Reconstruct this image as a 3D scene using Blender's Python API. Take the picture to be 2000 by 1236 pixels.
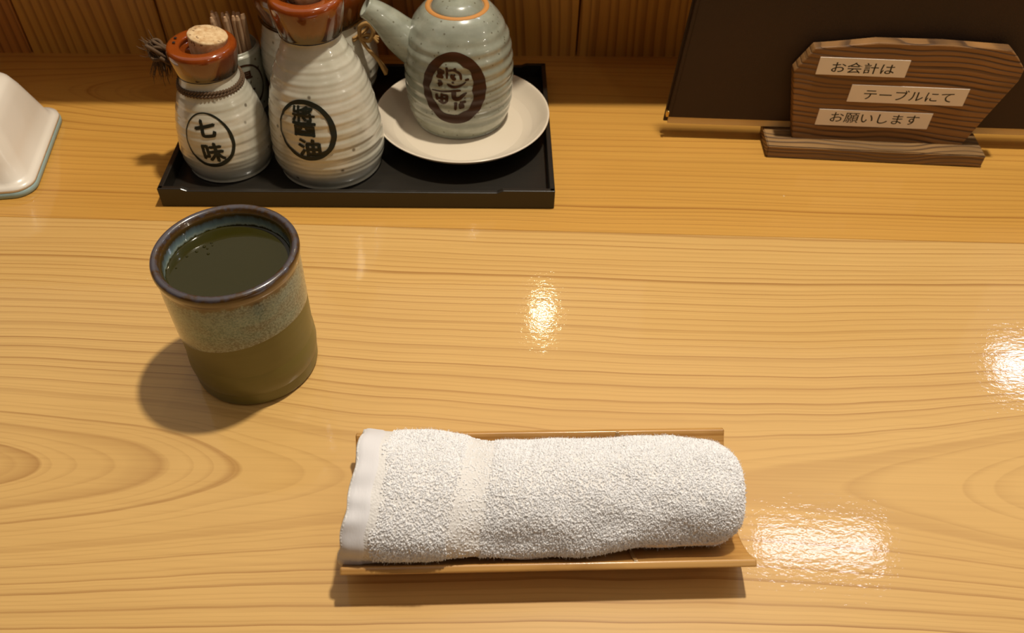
import bpy, bmesh, math, random
import numpy as np
from mathutils import Vector, Matrix, noise
for o in list(bpy.data.objects): bpy.data.objects.remove(o)
SC = bpy.context.scene
COL = SC.collection
PI = math.pi
R = math.radians

# ---------------------------------------------------------------- camera
CAM_H = 0.37693
cam = bpy.data.cameras.new('camera'); camo = bpy.data.objects.new('camera', cam); COL.objects.link(camo)
cam.sensor_width = 36; cam.sensor_fit = 'HORIZONTAL'; cam.lens = 1650 / 2000 * 36
p, r = R(46.4), R(1.5)
right = Vector((1, 0, 0)); up = Vector((0, math.sin(p), math.cos(p))); back = Vector((0, -math.cos(p), math.sin(p)))
cx_ = right * math.cos(r) + up * math.sin(r); cy_ = -right * math.sin(r) + up * math.cos(r)
m = Matrix((cx_, cy_, back)).transposed().to_4x4(); m.translation = Vector((0, 0, CAM_H))
camo.matrix_world = m
cam.clip_start = 0.01; cam.clip_end = 20
cam.dof.use_dof = True; cam.dof.focus_distance = 0.47; cam.dof.aperture_fstop = 13
SC.camera = camo

# ---------------------------------------------------------------- light
SC.view_settings.view_transform = 'Standard'; SC.view_settings.look = 'None'
SC.view_settings.gamma = 1; SC.view_settings.exposure = 0.0; SC.view_settings.use_curve_mapping = False
w = bpy.data.worlds.new('room'); SC.world = w; w.use_nodes = True
w.node_tree.nodes['Background'].inputs[0].default_value = (1.0, 0.84, 0.64, 1)
w.node_tree.nodes['Background'].inputs[1].default_value = 0.05

def area(name, loc, target, size, power, col, size_y=None, shape='DISK'):
    l = bpy.data.lights.new(name, 'AREA'); l.shape = shape; l.size = size
    if size_y: l.size_y = size_y
    l.energy = power; l.color = col
    o = bpy.data.objects.new(name, l); COL.objects.link(o)
    o.location = loc
    o.rotation_euler = (Vector(target) - Vector(loc)).to_track_quat('-Z', 'Y').to_euler()
    return o
area('ceiling_lamp_main', (0.20, 0.525, 1.30), (0.0, 0.4, 0), 0.062, 14.6, (1.0, 0.91, 0.76))
area('ceiling_lamp_far', (0.094, 1.80, 1.50), (0, 0.4, 0), 0.06, 0.8, (1.0, 0.82, 0.55))
area('ceiling_panel', (0.77, 1.04, 1.50), (0.77, 1.0401, 0), 0.30, 1.5, (0.82, 0.86, 1.0), 0.07, 'RECTANGLE')
area('ceiling_panel_far', (1.53, 1.64, 1.50), (1.53, 1.6401, 0), 0.20, 2.0, (0.82, 0.86, 1.0), 0.12, 'RECTANGLE')
area('ceiling_fill', (0.3, 1.0, 1.70), (0.3, 1.0, 0), 5.0, 19.5, (1.0, 0.95, 0.87), 3.6, 'RECTANGLE')  # added broad fill for soft ambient from above, not a fixture
area('room_lamp_right', (4.6, -1.1, 1.35), (0, .5, 0), 0.10, 5.0, (1.0, 0.90, 0.74))
area('room_lamp_right_near', (2.25, .15, 1.45), (0, .5, 0), 0.05, 1.3, (1.0, 0.90, 0.74))
area('room_lamp_front', (1.1, -1.45, 1.45), (0, .5, 0), 0.045, 1.5, (1.0, 0.92, 0.80))
area('room_lamp_right_far', (5.0, -1.65, 1.25), (0, .5, 0), 0.10, 4.0, (1.0, 0.90, 0.74))

# ---------------------------------------------------------------- helpers
def tag(o, label=None, cat=None, group=None, kind=None):
    if label: o['label'] = label
    if cat: o['category'] = cat
    if group: o['group'] = group
    if kind: o['kind'] = kind
    return o
def empty(name, loc=(0, 0, 0), rz=0):
    o = bpy.data.objects.new(name, None); COL.objects.link(o); o.location = loc; o.rotation_euler.z = rz
    o.empty_display_size = 0.02
    return o
def mesh_obj(name, verts, faces, mat, parent=None, smooth=False):
    me = bpy.data.meshes.new(name); me.from_pydata([tuple(v) for v in verts], [], faces); me.update()
    if smooth: me.polygons.foreach_set('use_smooth', [True] * len(me.polygons))
    if mat: me.materials.append(mat)
    o = bpy.data.objects.new(name, me); COL.objects.link(o)
    if parent: o.parent = parent
    return o
def bm_obj(name, bm, mat, parent=None, smooth=False, angle=None):
    me = bpy.data.meshes.new(name); bm.to_mesh(me); bm.free()
    if smooth: me.polygons.foreach_set('use_smooth', [True] * len(me.polygons))
    if angle: me.set_sharp_from_angle(angle=R(angle))
    me.materials.append(mat)
    o = bpy.data.objects.new(name, me); COL.objects.link(o)
    if parent: o.parent = parent
    return o
def add_box(bm, x0, x1, y0, y1, z0, z1, bev=0, seg=2, M=None):
    t = bmesh.new()
    bmesh.ops.create_cube(t, size=1)
    for v in t.verts:
        v.co = Vector((x0 + (v.co.x + .5) * (x1 - x0), y0 + (v.co.y + .5) * (y1 - y0), z0 + (v.co.z + .5) * (z1 - z0)))
    if bev: bmesh.ops.bevel(t, geom=t.edges[:], offset=bev, segments=seg, profile=0.5, affect='EDGES')
    if M: t.transform(M)
    me = bpy.data.meshes.new('t'); t.to_mesh(me); t.free(); bm.from_mesh(me); bpy.data.meshes.remove(me)
def add_prism(bm, pts, y0, y1, bev=0, seg=2):
    """polygon in xz extruded along y (front face at y0)"""
    t = bmesh.new()
    a = [t.verts.new((x, y0, z)) for x, z in pts]; b = [t.verts.new((x, y1, z)) for x, z in pts]
    n = len(pts)
    t.faces.new(a); t.faces.new(b[::-1])
    for i in range(n): t.faces.new((a[i], b[i], b[(i + 1) % n], a[(i + 1) % n]))
    bmesh.ops.recalc_face_normals(t, faces=t.faces[:])
    if bev: bmesh.ops.bevel(t, geom=t.edges[:], offset=bev, segments=seg, profile=0.5, affect='EDGES')
    me = bpy.data.meshes.new('t'); t.to_mesh(me); t.free(); bm.from_mesh(me); bpy.data.meshes.remove(me)
def spline(pts, n):
    """Catmull-Rom through profile points"""
    P = [Vector(q) for q in pts]; P = [P[0] * 2 - P[1]] + P + [P[-1] * 2 - P[-2]]
    out = []
    for i in range(1, len(P) - 2):
        for k in range(n):
            t = k / n
            a, b, c, d = P[i - 1], P[i], P[i + 1], P[i + 2]
            out.append(0.5 * ((2 * b) + (c - a) * t + (2 * a - 5 * b + 4 * c - d) * t * t + (3 * b - a - 3 * c + d) * t ** 3))
    out.append(P[-2]); return out
def lathe(name, prof, mat, parent=None, seg=96, fn=None, n=5, close=True, raw=False):
    """prof: (r, z) list; fn(r, z, th) -> r"""
    pp = [Vector((a, b)) for a, b in prof] if raw else spline([(a, b) for a, b in prof], n)
    V = []; F = []
    for q in pp:
        for j in range(seg):
            th = 2 * PI * j / seg
            rr, zz = max(q.x, 0.00001), q.y
            if fn:
                rr, zz = fn(rr, zz, th)
            V.append((rr * math.cos(th), rr * math.sin(th), zz))
    for i in range(len(pp) - 1):
        for j in range(seg):
            k = (j + 1) % seg
            F.append((i * seg + j, i * seg + k, (i + 1) * seg + k, (i + 1) * seg + j))
    if close:
        F.append(tuple(range(seg))[::-1]); F.append(tuple((len(pp) - 1) * seg + j for j in range(seg)))
    o = mesh_obj(name, V, F, mat, parent, True)
    me = o.data; bm = bmesh.new(); bm.from_mesh(me); bmesh.ops.recalc_face_normals(bm, faces=bm.faces[:]); bm.to_mesh(me); bm.free()
    return o
def tube_data(pts, rad, seg=8, V=None, F=None, cap=True):
    V = [] if V is None else V; F = [] if F is None else F
    P = [Vector(q) for q in pts]; n = len(P); b0 = len(V)
    nrm = None
    for i, q in enumerate(P):
        t = (P[min(i + 1, n - 1)] - P[max(i - 1, 0)]).normalized()
        if nrm is None:
            nrm = t.orthogonal().normalized()
        nrm = (nrm - t * nrm.dot(t)).normalized(); bn = t.cross(nrm)
        rr = rad(i / (n - 1)) if callable(rad) else rad
        for j in range(seg):
            a = 2 * PI * j / seg
            V.append(tuple(q + nrm * math.cos(a) * rr + bn * math.sin(a) * rr))
    for i in range(n - 1):
        for j in range(seg):
            k = (j + 1) % seg
            F.append((b0 + i * seg + j, b0 + i * seg + k, b0 + (i + 1) * seg + k, b0 + (i + 1) * seg + j))
    if cap:
        F.append(tuple(b0 + j for j in range(seg))[::-1]); F.append(tuple(b0 + (n - 1) * seg + j for j in range(seg)))
    return V, F
def smooth_path(pts, n=8):
    return spline(pts, n)

# ---------------------------------------------------------------- material helpers
class NT:
    def __init__(s, name):
        s.m = bpy.data.materials.new(name); s.m.use_nodes = True; s.t = s.m.node_tree
        s.b = s.t.nodes['Principled BSDF']
    def n(s, typ, **kw):
        nd = s.t.nodes.new(typ)
        for k, v in kw.items(): setattr(nd, k, v)
        return nd
    def set(s, sock, v):
        if isinstance(v, bpy.types.NodeSocket): s.t.links.new(v, sock)
        elif v is not None: sock.default_value = v
    def P(s, **kw):
        names = dict(col='Base Color', rough='Roughness', metal='Metallic', coat='Coat Weight', coatr='Coat Roughness', ior='IOR', trans='Transmission Weight', spec='Specular IOR Level', nrm='Normal', cnrm='Coat Normal', sheen='Sheen Weight', sss='Subsurface Weight')
        for k, v in kw.items():
            if k == 'col' and isinstance(v, tuple) and len(v) == 3: v = v + (1,)
            s.set(s.b.inputs[names[k]], v)
        return s
    def M(s, op, a, b=None, c=None, clamp=False):
        nd = s.n('ShaderNodeMath', operation=op, use_clamp=clamp)
        for i, v in enumerate((a, b, c)):
            if v is not None: s.set(nd.inputs[i], v)
        return nd.outputs[0]
    def co(s, scale=(1, 1, 1), loc=(0, 0, 0), kind='Object', rot=(0, 0, 0)):
        tc = s.n('ShaderNodeTexCoord'); mp = s.n('ShaderNodeMapping')
        mp.inputs['Scale'].default_value = scale; mp.inputs['Location'].default_value = loc; mp.inputs['Rotation'].default_value = rot
        s.t.links.new(tc.outputs[kind], mp.inputs[0]); return mp.outputs[0]
    def xyz(s, v=None):
        nd = s.n('ShaderNodeSeparateXYZ'); s.set(nd.inputs[0], v if v is not None else s.co()); return nd.outputs
    def noise(s, v, scale=1, detail=3, rough=.5, dist=0):
        nd = s.n('ShaderNodeTexNoise'); s.set(nd.inputs['Vector'], v); nd.inputs['Scale'].default_value = scale
        nd.inputs['Detail'].default_value = detail; nd.inputs['Roughness'].default_value = rough; nd.inputs['Distortion'].default_value = dist
        return nd.outputs[0]
    def vor(s, v, scale=1, feature='F1', rnd=1):
        nd = s.n('ShaderNodeTexVoronoi', feature=feature); s.set(nd.inputs['Vector'], v); nd.inputs['Scale'].default_value = scale
        nd.inputs['Randomness'].default_value = rnd
        return nd.outputs
    def ramp(s, f, stops, interp='LINEAR'):
        nd = s.n('ShaderNodeValToRGB'); cr = nd.color_ramp; cr.interpolation = interp
        while len(cr.elements) < len(stops): cr.elements.new(0.5)
        for e, (q, c) in zip(cr.elements, stops):
            e.position = q; e.color = (c + (1,)) if isinstance(c, tuple) else (c, c, c, 1)
        s.set(nd.inputs[0], f); return nd.outputs[0]
    def mix(s, f, a, b, typ='MIX'):
        nd = s.n('ShaderNodeMix', data_type='RGBA', blend_type=typ)
        s.set(nd.inputs[0], f)
        for i, v in ((6, a), (7, b)):
            if isinstance(v, tuple) and len(v) == 3: v = v + (1,)
            s.set(nd.inputs[i], v)
        return nd.outputs[2]
    def bump(s, h, strength=.3, dist=.001, nrm=None):
        nd = s.n('ShaderNodeBump'); nd.inputs['Strength'].default_value = strength; nd.inputs['Distance'].default_value = dist
        s.set(nd.inputs['Height'], h)
        if nrm is not None: s.set(nd.inputs['Normal'], nrm)
        return nd.outputs[0]
def srgb(r, g, b):
    f = lambda c: (c / 255 / 12.92) if c <= 10 else ((c / 255 + .055) / 1.055) ** 2.4
    return (f(r), f(g), f(b))
def simple(name, col, rough=.5, **kw):
    q = NT(name); q.P(col=col, rough=rough, **kw); return q.m

def board_mat(name, early, late, y0, dmax, k, xc, s=.007, seed=0, blotch=.35):
    """plain-sawn board: rings of a log whose pith runs under the board"""
    q = NT(name)
    X = q.xyz(q.co())
    v1 = q.co(scale=(3.2, 9, 5), loc=(seed, seed * .7, 0))
    n1 = q.noise(v1, 1, 2, .5)
    v1b = q.co(scale=(9, 34, 14), loc=(seed + 5, 1, 0)); n1b = q.noise(v1b, 1, 3, .6)
    wob = q.M('ADD', q.M('MULTIPLY', q.M('SUBTRACT', n1, .5), .013), q.M('MULTIPLY', q.M('SUBTRACT', n1b, .5), .0022))
    v = q.M('ADD', q.M('SUBTRACT', X[1], y0), wob)
    xx = q.M('SUBTRACT', X[0], xc)
    n2 = q.noise(q.co(scale=(6, 3, 1), loc=(seed + 9, 3, 0)), 1, 2, .5)
    D = q.M('ADD', q.M('SUBTRACT', dmax, q.M('MULTIPLY', q.M('MULTIPLY', xx, xx), k)), q.M('MULTIPLY', q.M('SUBTRACT', n2, .5), .012))
    D = q.M('MAXIMUM', D, -.02)
    dd = q.M('SQRT', q.M('ADD', q.M('MULTIPLY', v, v), q.M('MULTIPLY', D, D)))
    N = q.M('ADD', q.M('DIVIDE', dd, s), q.M('MULTIPLY', q.M('MULTIPLY', dd, dd), 520.0))
    # vary ring width
    cN = q.n('ShaderNodeCombineXYZ'); q.set(cN.inputs[0], N)
    nn = q.noise(cN.outputs[0], .55, 2, .6)
    N2 = q.M('ADD', N, q.M('MULTIPLY', nn, 2.2))
    fr = q.M('FRACT', N2)
    ring = q.ramp(fr, [(0, 0.05), (.30, .0), (.78, .18), (.91, .7), (.96, 1.0), (1.0, .05)])
    # strength differs from ring to ring
    cs = q.n('ShaderNodeCombineXYZ'); q.set(cs.inputs[0], q.M('FLOOR', N2))
    wn = q.n('ShaderNodeTexWhiteNoise', noise_dimensions='3D'); q.set(wn.inputs['Vector'], cs.outputs[0])
    st = q.M('ADD', q.M('MULTIPLY', wn.outputs[0], .65), .3)
    ring = q.M('MULTIPLY', ring, st)
    # finer secondary lines
    fr2 = q.M('FRACT', q.M('MULTIPLY', N2, 3.3)); r2 = q.M('MULTIPLY', q.ramp(fr2, [(0, 0), (.6, 0), (.92, 1), (1, 0)]), .20)
    fib = q.noise(q.co(scale=(9, 520, 100), loc=(seed, 0, 0)), 1, 3, .6)
    fibm = q.M('MULTIPLY', q.M('SUBTRACT', fib, .5), .45)
    tot = q.M('ADD', q.M('ADD', ring, r2), fibm, clamp=True)
    c = q.mix(tot, early, late)
    bl = q.noise(q.co(scale=(3, 11, 3), loc=(seed * 2, 4, 0)), 1, 3, .6)
    c = q.mix(q.M('MULTIPLY', q.ramp(bl, [(.35, 0.0), (.65, 1.0)]), blotch), c, tuple(a * b for a, b in zip(early, (.86, .78, .62))))
    # small pale scratches
    vs = q.vor(q.co(scale=(55, 40, 1), loc=(seed, 2, 0), rot=(0, 0, .7)), 1)
    sc = q.M('LESS_THAN', vs[0], .035)
    scn = q.M('GREATER_THAN', q.noise(q.co(scale=(7, 7, 7)), 1, 1), .6)
    c = q.mix(q.M('MULTIPLY', q.M('MULTIPLY', sc, scn), .5), c, (.80, .62, .40))
    # lacquer: slightly wavy, streaked by the grain
    b1 = q.noise(q.co(scale=(110, 200, 60)), 1, 3, .6)
    b2 = q.noise(q.co(scale=(240, 420, 60)), 1, 2, .6)
    h = q.M('ADD', q.M('MULTIPLY', b1, .5), q.M('MULTIPLY', b2, .5))
    q.P(col=c, rough=.48, coat=.75, coatr=.055, spec=.35, cnrm=q.bump(h, .24, .0004), nrm=q.bump(q.M('MULTIPLY', tot, -1), .2, .0001))
    return q.m

M = {}
M['front_board'] = board_mat('cypress_front', srgb(220, 176, 104), srgb(152, 100, 40), .242, .050, .33, .08, .0190, 1.3, .3)
M['back_board'] = board_mat('cypress_back', srgb(213, 160, 74), srgb(148, 90, 32), .60, .05, .25, -.55, .0105, 7.7, .4)

def wall_mat(name, early, late, seed):
    q = NT(name); X = q.xyz(q.co())
    n1 = q.noise(q.co(scale=(10, 10, 2.5), loc=(seed, 0, seed)), 1, 2)
    xx = q.M('ADD', X[0], q.M('MULTIPLY', n1, .035))
    zz = q.M('ADD', q.M('MULTIPLY', X[2], .06), 0)
    N = q.M('DIVIDE', q.M('ADD', xx, zz), .0085)
    cN = q.n('ShaderNodeCombineXYZ'); q.set(cN.inputs[0], N); nn = q.noise(cN.outputs[0], .6, 2)
    fr = q.M('FRACT', q.M('ADD', N, q.M('MULTIPLY', nn, 2)))
    ring = q.ramp(fr, [(0, .1), (.45, 0), (.88, .9), (.95, 1), (1, .1)])
    fib = q.M('MULTIPLY', q.M('SUBTRACT', q.noise(q.co(scale=(450, 100, 8)), 1, 3), .5), .5)
    c = q.mix(q.M('ADD', q.M('MULTIPLY', ring, .75), fib, clamp=True), early, late)
    q.P(col=c, rough=.5, coat=.3, coatr=.25); return q.m
M['wall_a'] = wall_mat('wall_cedar_a', srgb(206, 152, 62), srgb(136, 84, 24), 1)
M['wall_b'] = wall_mat('wall_cedar_b', srgb(190, 126, 52), srgb(122, 70, 20), 4)

def burnt_mat(name, seed, light, dark, s=.0031, ax=2, slope=.06, ys=0):
    q = NT(name); X = q.xyz(q.co())
    n1 = q.noise(q.co(scale=(9, 9, 9), loc=(seed, seed, 0)), 1, 2)
    zz = q.M('ADD', q.M('ADD', X[ax], q.M('MULTIPLY', n1, .022)), q.M('MULTIPLY', X[0], slope))
    zz = q.M('ADD', zz, q.M('MULTIPLY', X[1], ys))
    N = q.M('DIVIDE', zz, s)
    cN = q.n('ShaderNodeCombineXYZ'); q.set(cN.inputs[0], N); nn = q.noise(cN.outputs[0], .7, 2)
    fr = q.M('FRACT', q.M('ADD', N, q.M('MULTIPLY', nn, 1.5)))
    ring = q.ramp(fr, [(0, .25), (.3, 0), (.62, .15), (.86, 1), (.94, .9), (1, .25)])
    fib = q.M('MULTIPLY', q.M('SUBTRACT', q.noise(q.co(scale=(30, 600, 700)), 1, 3), .5), .55)
    t = q.M('ADD', ring, fib, clamp=True)
    c = q.mix(t, light, dark)
    bl = q.noise(q.co(scale=(14, 14, 22), loc=(seed, 3, 1)), 1, 2)
    c = q.mix(q.ramp(bl, [(.35, .65), (.62, 0)]), c, tuple(a * .5 for a in light))
    q.P(col=c, rough=.62, nrm=q.bump(q.M('MULTIPLY', t, -1), .9, .0005)); return q.m
M['sign'] = burnt_mat('burnt_cedar', 2, srgb(160, 114, 62), srgb(60, 36, 16), .0043)
M['sign_base'] = burnt_mat('burnt_cedar_base', 5, srgb(158, 120, 72), srgb(74, 48, 24), .0030, 2, 0, .5)

def ceramic(name, base, tint, ring=.4, spots=.75, spot_scale=150, rough=.12, spot_col=(.07, .045, .02), band=0.0085):
    q = NT(name)
    n1 = q.noise(q.co(scale=(60, 60, 60)), 1, 4, .6)
    X = q.xyz(q.co())
    nb = q.noise(q.co(scale=(12, 12, 150)), 1, 2)
    c = q.mix(q.ramp(n1, [(.35, 0.0), (.65, 1.0)]), base, tint)
    c = q.mix(q.M('MULTIPLY', q.ramp(nb, [(.4, 0), (.62, 1)]), ring), c, tuple(a * .78 for a in tint))
    vd = q.vor(q.co(), spot_scale)
    wn = q.M('GREATER_THAN', q.xyz(vd[1])[0], spots)
    near = q.ramp(vd[0], [(0.0, 1.0), (.10, .9), (.2, 0.0)])
    c = q.mix(q.M('MULTIPLY', q.M('MULTIPLY', near, wn), .85), c, spot_col)
    q.P(col=c, rough=rough + .12, coat=.8, coatr=.04, nrm=q.bump(n1, .06, .0005)); return q.m
M['white_glaze'] = ceramic('white_glaze', srgb(214, 208, 190), srgb(196, 192, 172), .25, .82, 120)
M['grey_glaze'] = ceramic('grey_green_glaze', srgb(168, 171, 154), srgb(144, 147, 130), .55, .35, 230, .14, (.10, .08, .04))
M['holder_glaze'] = ceramic('holder_glaze', srgb(186, 184, 166), srgb(164, 162, 142), .3, .8, 150)
M['saucer'] = simple('saucer_glaze', srgb(226, 212, 190), .2, coat=.6, coatr=.05)
M['clay'] = simple('bare_clay', srgb(196, 134, 66), .7)

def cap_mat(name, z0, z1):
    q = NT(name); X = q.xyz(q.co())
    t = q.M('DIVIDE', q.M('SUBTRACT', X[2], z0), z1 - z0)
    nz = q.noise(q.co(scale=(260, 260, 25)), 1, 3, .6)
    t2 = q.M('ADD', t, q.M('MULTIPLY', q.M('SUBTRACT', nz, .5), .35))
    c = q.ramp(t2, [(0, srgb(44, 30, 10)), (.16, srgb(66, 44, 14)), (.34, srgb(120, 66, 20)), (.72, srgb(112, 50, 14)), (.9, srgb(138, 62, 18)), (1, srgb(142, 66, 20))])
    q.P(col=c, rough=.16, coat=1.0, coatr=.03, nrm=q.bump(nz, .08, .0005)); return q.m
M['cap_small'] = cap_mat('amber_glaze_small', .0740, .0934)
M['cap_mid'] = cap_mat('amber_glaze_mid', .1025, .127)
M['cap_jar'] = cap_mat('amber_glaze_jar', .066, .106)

def cork_mat():
    q = NT('cork'); v = q.vor(q.co(), 420); n1 = q.noise(q.co(), 260, 4, .65)
    c = q.mix(q.ramp(n1, [(.35, 0.0), (.7, 1.0)]), srgb(226, 196, 150), srgb(190, 148, 98))
    pit = q.M('GREATER_THAN', q.noise(q.co(loc=(3, 2, 1)), 330, 2), .66)
    c = q.mix(q.M('MULTIPLY', pit, .8), c, srgb(110, 70, 34))
    q.P(col=c, rough=.85, nrm=q.bump(n1, .5, .0005)); return q.m
M['cork'] = cork_mat()
M['ink'] = simple('dark_underglaze', srgb(36, 38, 30), .4, spec=.25)
M['brown_ink'] = simple('brown_underglaze', srgb(62, 34, 14), .4, spec=.25)
M['rope_dark'] = simple('dark_hemp', srgb(96, 74, 52), .95)
M['rope_tan'] = simple('tan_raffia', srgb(172, 132, 74), .85)
M['pick'] = simple('toothpick_wood', srgb(196, 158, 120), .75)
M['hole'] = simple('dark_hole', (.012, .008, .005), .8)

def lacquer():
    q = NT('black_lacquer'); n1 = q.noise(q.co(scale=(30, 240, 60)), 1, 3)
    c = q.mix(n1, srgb(20, 15, 8), srgb(32, 26, 15))
    q.P(col=c, rough=.45, coat=.25, coatr=.12, nrm=q.bump(n1, .12, .0004)); return q.m
M['lacquer'] = lacquer()

def leather():
    q = NT('dark_leatherette'); n1 = q.noise(q.co(), 900, 3); v = q.vor(q.co(), 1100)
    n2 = q.noise(q.co(), 14, 2)
    c = q.mix(n2, srgb(52, 38, 24), srgb(66, 44, 28))
    q.P(col=c, rough=.62, spec=.35, nrm=q.bump(v[0], .25, .0002)); return q.m
M['leather'] = leather()
M['paper_edge'] = simple('page_edges', srgb(244, 214, 154), .6)
M['brass'] = simple('brass', srgb(206, 176, 110), .25, metal=1.0)
M['label'] = simple('white_tape', srgb(248, 236, 222), .35, coat=.3, coatr=.2)
M['print'] = simple('black_print', srgb(30, 22, 16), .5)
M['case'] = simple('white_plastic', srgb(236, 226, 210), .32, coat=.25, coatr=.15)
M['case_rim'] = simple('pale_blue_plastic', srgb(158, 184, 182), .4)

def bamboo(name, c0, c1, c2):
    q = NT(name)
    n1 = q.noise(q.co(scale=(7, 700, 700)), 1, 3, .6); n2 = q.noise(q.co(scale=(20, 60, 60)), 1, 3)
    c = q.mix(q.ramp(n1, [(.3, 0.0), (.7, 1.0)]), c0, c1)
    c = q.mix(q.ramp(n2, [(.5, 0.0), (.72, .7)]), c, c2)
    q.P(col=c, rough=.34, coat=.55, coatr=.16, nrm=q.bump(n1, .15, .0003)); return q.m
M['bamboo'] = bamboo('bamboo_varnished', srgb(216, 166, 96), srgb(182, 130, 64), srgb(152, 106, 52))
M['bamboo_edge'] = simple('bamboo_edge', srgb(208, 170, 112), .4, coat=.4, coatr=.15)

# ================================================================= STRUCTURE
WROT = R(2.3)
wall = tag(empty('wall_back', (0, .673, 0), WROT), kind='structure')
edges = [-1.12, -1.003, -.886, -.769, -.652, -.535, -.418, -.301, -.184, -.067, .05, .167, .284, .401, .518, .635, .752, .869, .986]
for i in range(len(edges) - 1):
    bm = bmesh.new(); add_box(bm, edges[i] + .0006, edges[i + 1] - .0006, 0, .012, -.02, .17, .0012, 2)
    bm_obj('plank', bm, M['wall_a' if i % 3 != 2 else 'wall_b'], wall)
bm = bmesh.new(); add_box(bm, -1.12, .986, .0125, .03, -.02, .17)
bm_obj('backing_board', bm, M['wall_b'], wall)
# raised upper counter over the wall: its front edge throws the shade along the wall
shelf = empty('trim_1', (0, .673, 0), WROT); tag(shelf, kind='structure')
bm = bmesh.new(); add_box(bm, -1.12, .986, -.0885, .30, .1702, .195, .003, 2)
bm_obj('shelf_board', bm, M['back_board'], shelf)
# the rest of the dining room around the counter
def room(name, x0, x1, y0, y1, z0, z1, mat):
    bm = bmesh.new(); add_box(bm, x0, x1, y0, y1, z0, z1); o = bm_obj(name, bm, mat); o['kind'] = 'structure'
M['plaster'] = simple('warm_plaster', srgb(196, 172, 134), .9); M['dark_floor'] = simple('dark_floor_boards', srgb(86, 60, 40), .6)
M['dark_wall'] = simple('brown_wall', srgb(120, 88, 56), .8)
room('floor', -2.6, 5.6, -1.8, 3.2, -.80, -.75, M['dark_floor'])
room('ceiling', -2.6, 5.6, -1.8, 3.2, 1.75, 1.80, M['plaster'])
room('wall_front', -2.6, 5.6, -1.85, -1.8, -.75, 1.75, M['dark_wall'])
room('wall_far', -2.6, 5.6, 3.2, 3.25, -.75, 1.75, M['dark_wall'])
room('wall_left', -2.65, -2.6, -1.8, 3.2, -.75, 1.75, M['dark_wall'])
room('wall_right', 5.6, 5.65, -1.8, 3.2, -.75, 1.75, M['dark_wall'])

counter = tag(empty('counter', (0, 0, 0)), 'long lacquered pale cypress counter carrying everything', 'counter')
bm = bmesh.new(); add_box(bm, -1.1, 1.3, .05, .4405, -.035, 0, .0003, 1)
bm_obj('front_board', bm, M['front_board'], counter)
bm = bmesh.new(); add_box(bm, -1.1, 1.3, .4407, .715, -.035, 0, .0003, 1)
bm_obj('back_board', bm, M['back_board'], counter)
for o in counter.children: pass

# ================================================================= TRAY
tray = tag(empty('tray', (-.1113, .5456, 0), R(1.8)), 'rectangular black lacquered condiment tray under the bottles', 'tray')
bm = bmesh.new()
W2, D2, TH = .1362, .0855, .0036
add_box(bm, -W2 + .001, W2 - .001, -D2 + .001, D2 - .001, 0.0005, .0042, .0006)
bm_obj('tray_floor', bm, M['lacquer'], tray)
bm = bmesh.new()
hz = .0152
front = [(-W2, .0003), (W2, .0003), (W2, hz), (W2 - .036, hz), (W2 - .040, hz - .0018), (-W2 + .020, hz - .0018), (-W2 + .016, hz), (-W2, hz)]
add_prism(bm, front, -D2, -D2 + TH, .0005)
add_prism(bm, [(-x, z) for x, z in front][::-1], D2 - TH, D2, .0005)
add_box(bm, -W2, -W2 + TH, -D2 + .0005, D2 - .0005, .0003, hz, .0006)
add_box(bm, W2 - TH, W2, -D2 + .0005, D2 - .0005, .0003, hz, .0006)
bm_obj('tray_rim', bm, M['lacquer'], tray)
TZ = .0044

# ================================================================= decal mapping on lathed pots
def interp(prof, z):
    P_ = sorted([(b, a) for a, b in prof])
    if z <= P_[0][0]: return P_[0][1]
    for (z0, r0), (z1, r1) in zip(P_, P_[1:]):
        if z <= z1: return r0 + (r1 - r0) * (z - z0) / max(z1 - z0, 1e-9)
    return P_[-1][1]
def decal(name, V2, F2, surf, th0, z0, r0, mat, parent, off=.00025):
    V = []
    for u, v in V2:
        z = z0 + v; th = th0 + u / r0
        rr, zz = surf(z, th); rr += off
        V.append((rr * math.cos(th), rr * math.sin(th), zz))
    return mesh_obj(name, V, F2, mat, parent, True)
def ring2d(a, b, wl, wr, wt, wb, rot=0, n=90, m=5, jit=0.0, seed=0):
    """oval brush ring whose width varies: left, right, top, bottom"""
    V, F = [], []; rnd = random.Random(seed); ph = rnd.random() * 6
    for i in range(n):
        t = 2 * PI * i / n; c, s_ = math.cos(t), math.sin(t)
        w_ = (wr if c > 0 else wl) * c * c + (wt if s_ > 0 else wb) * s_ * s_
        w_ *= 1 + .08 * math.sin(5 * t + ph) + .05 * math.sin(11 * t + ph)
        for k in range(m):
            q = 1 - (k / (m - 1)) * w_ / ((a + b) / 2)
            x, y = a * c * q, b * s_ * q
            j = jit * math.sin(7 * t + ph)
            x += j; V.append((x * math.cos(rot) - y * math.sin(rot), x * math.sin(rot) + y * math.cos(rot)))
    for i in range(n):
        for k in range(m - 1):
            i2 = (i + 1) % n
            F.append((i * m + k, i2 * m + k, i2 * m + k + 1, i * m + k + 1))
    return V, F
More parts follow.
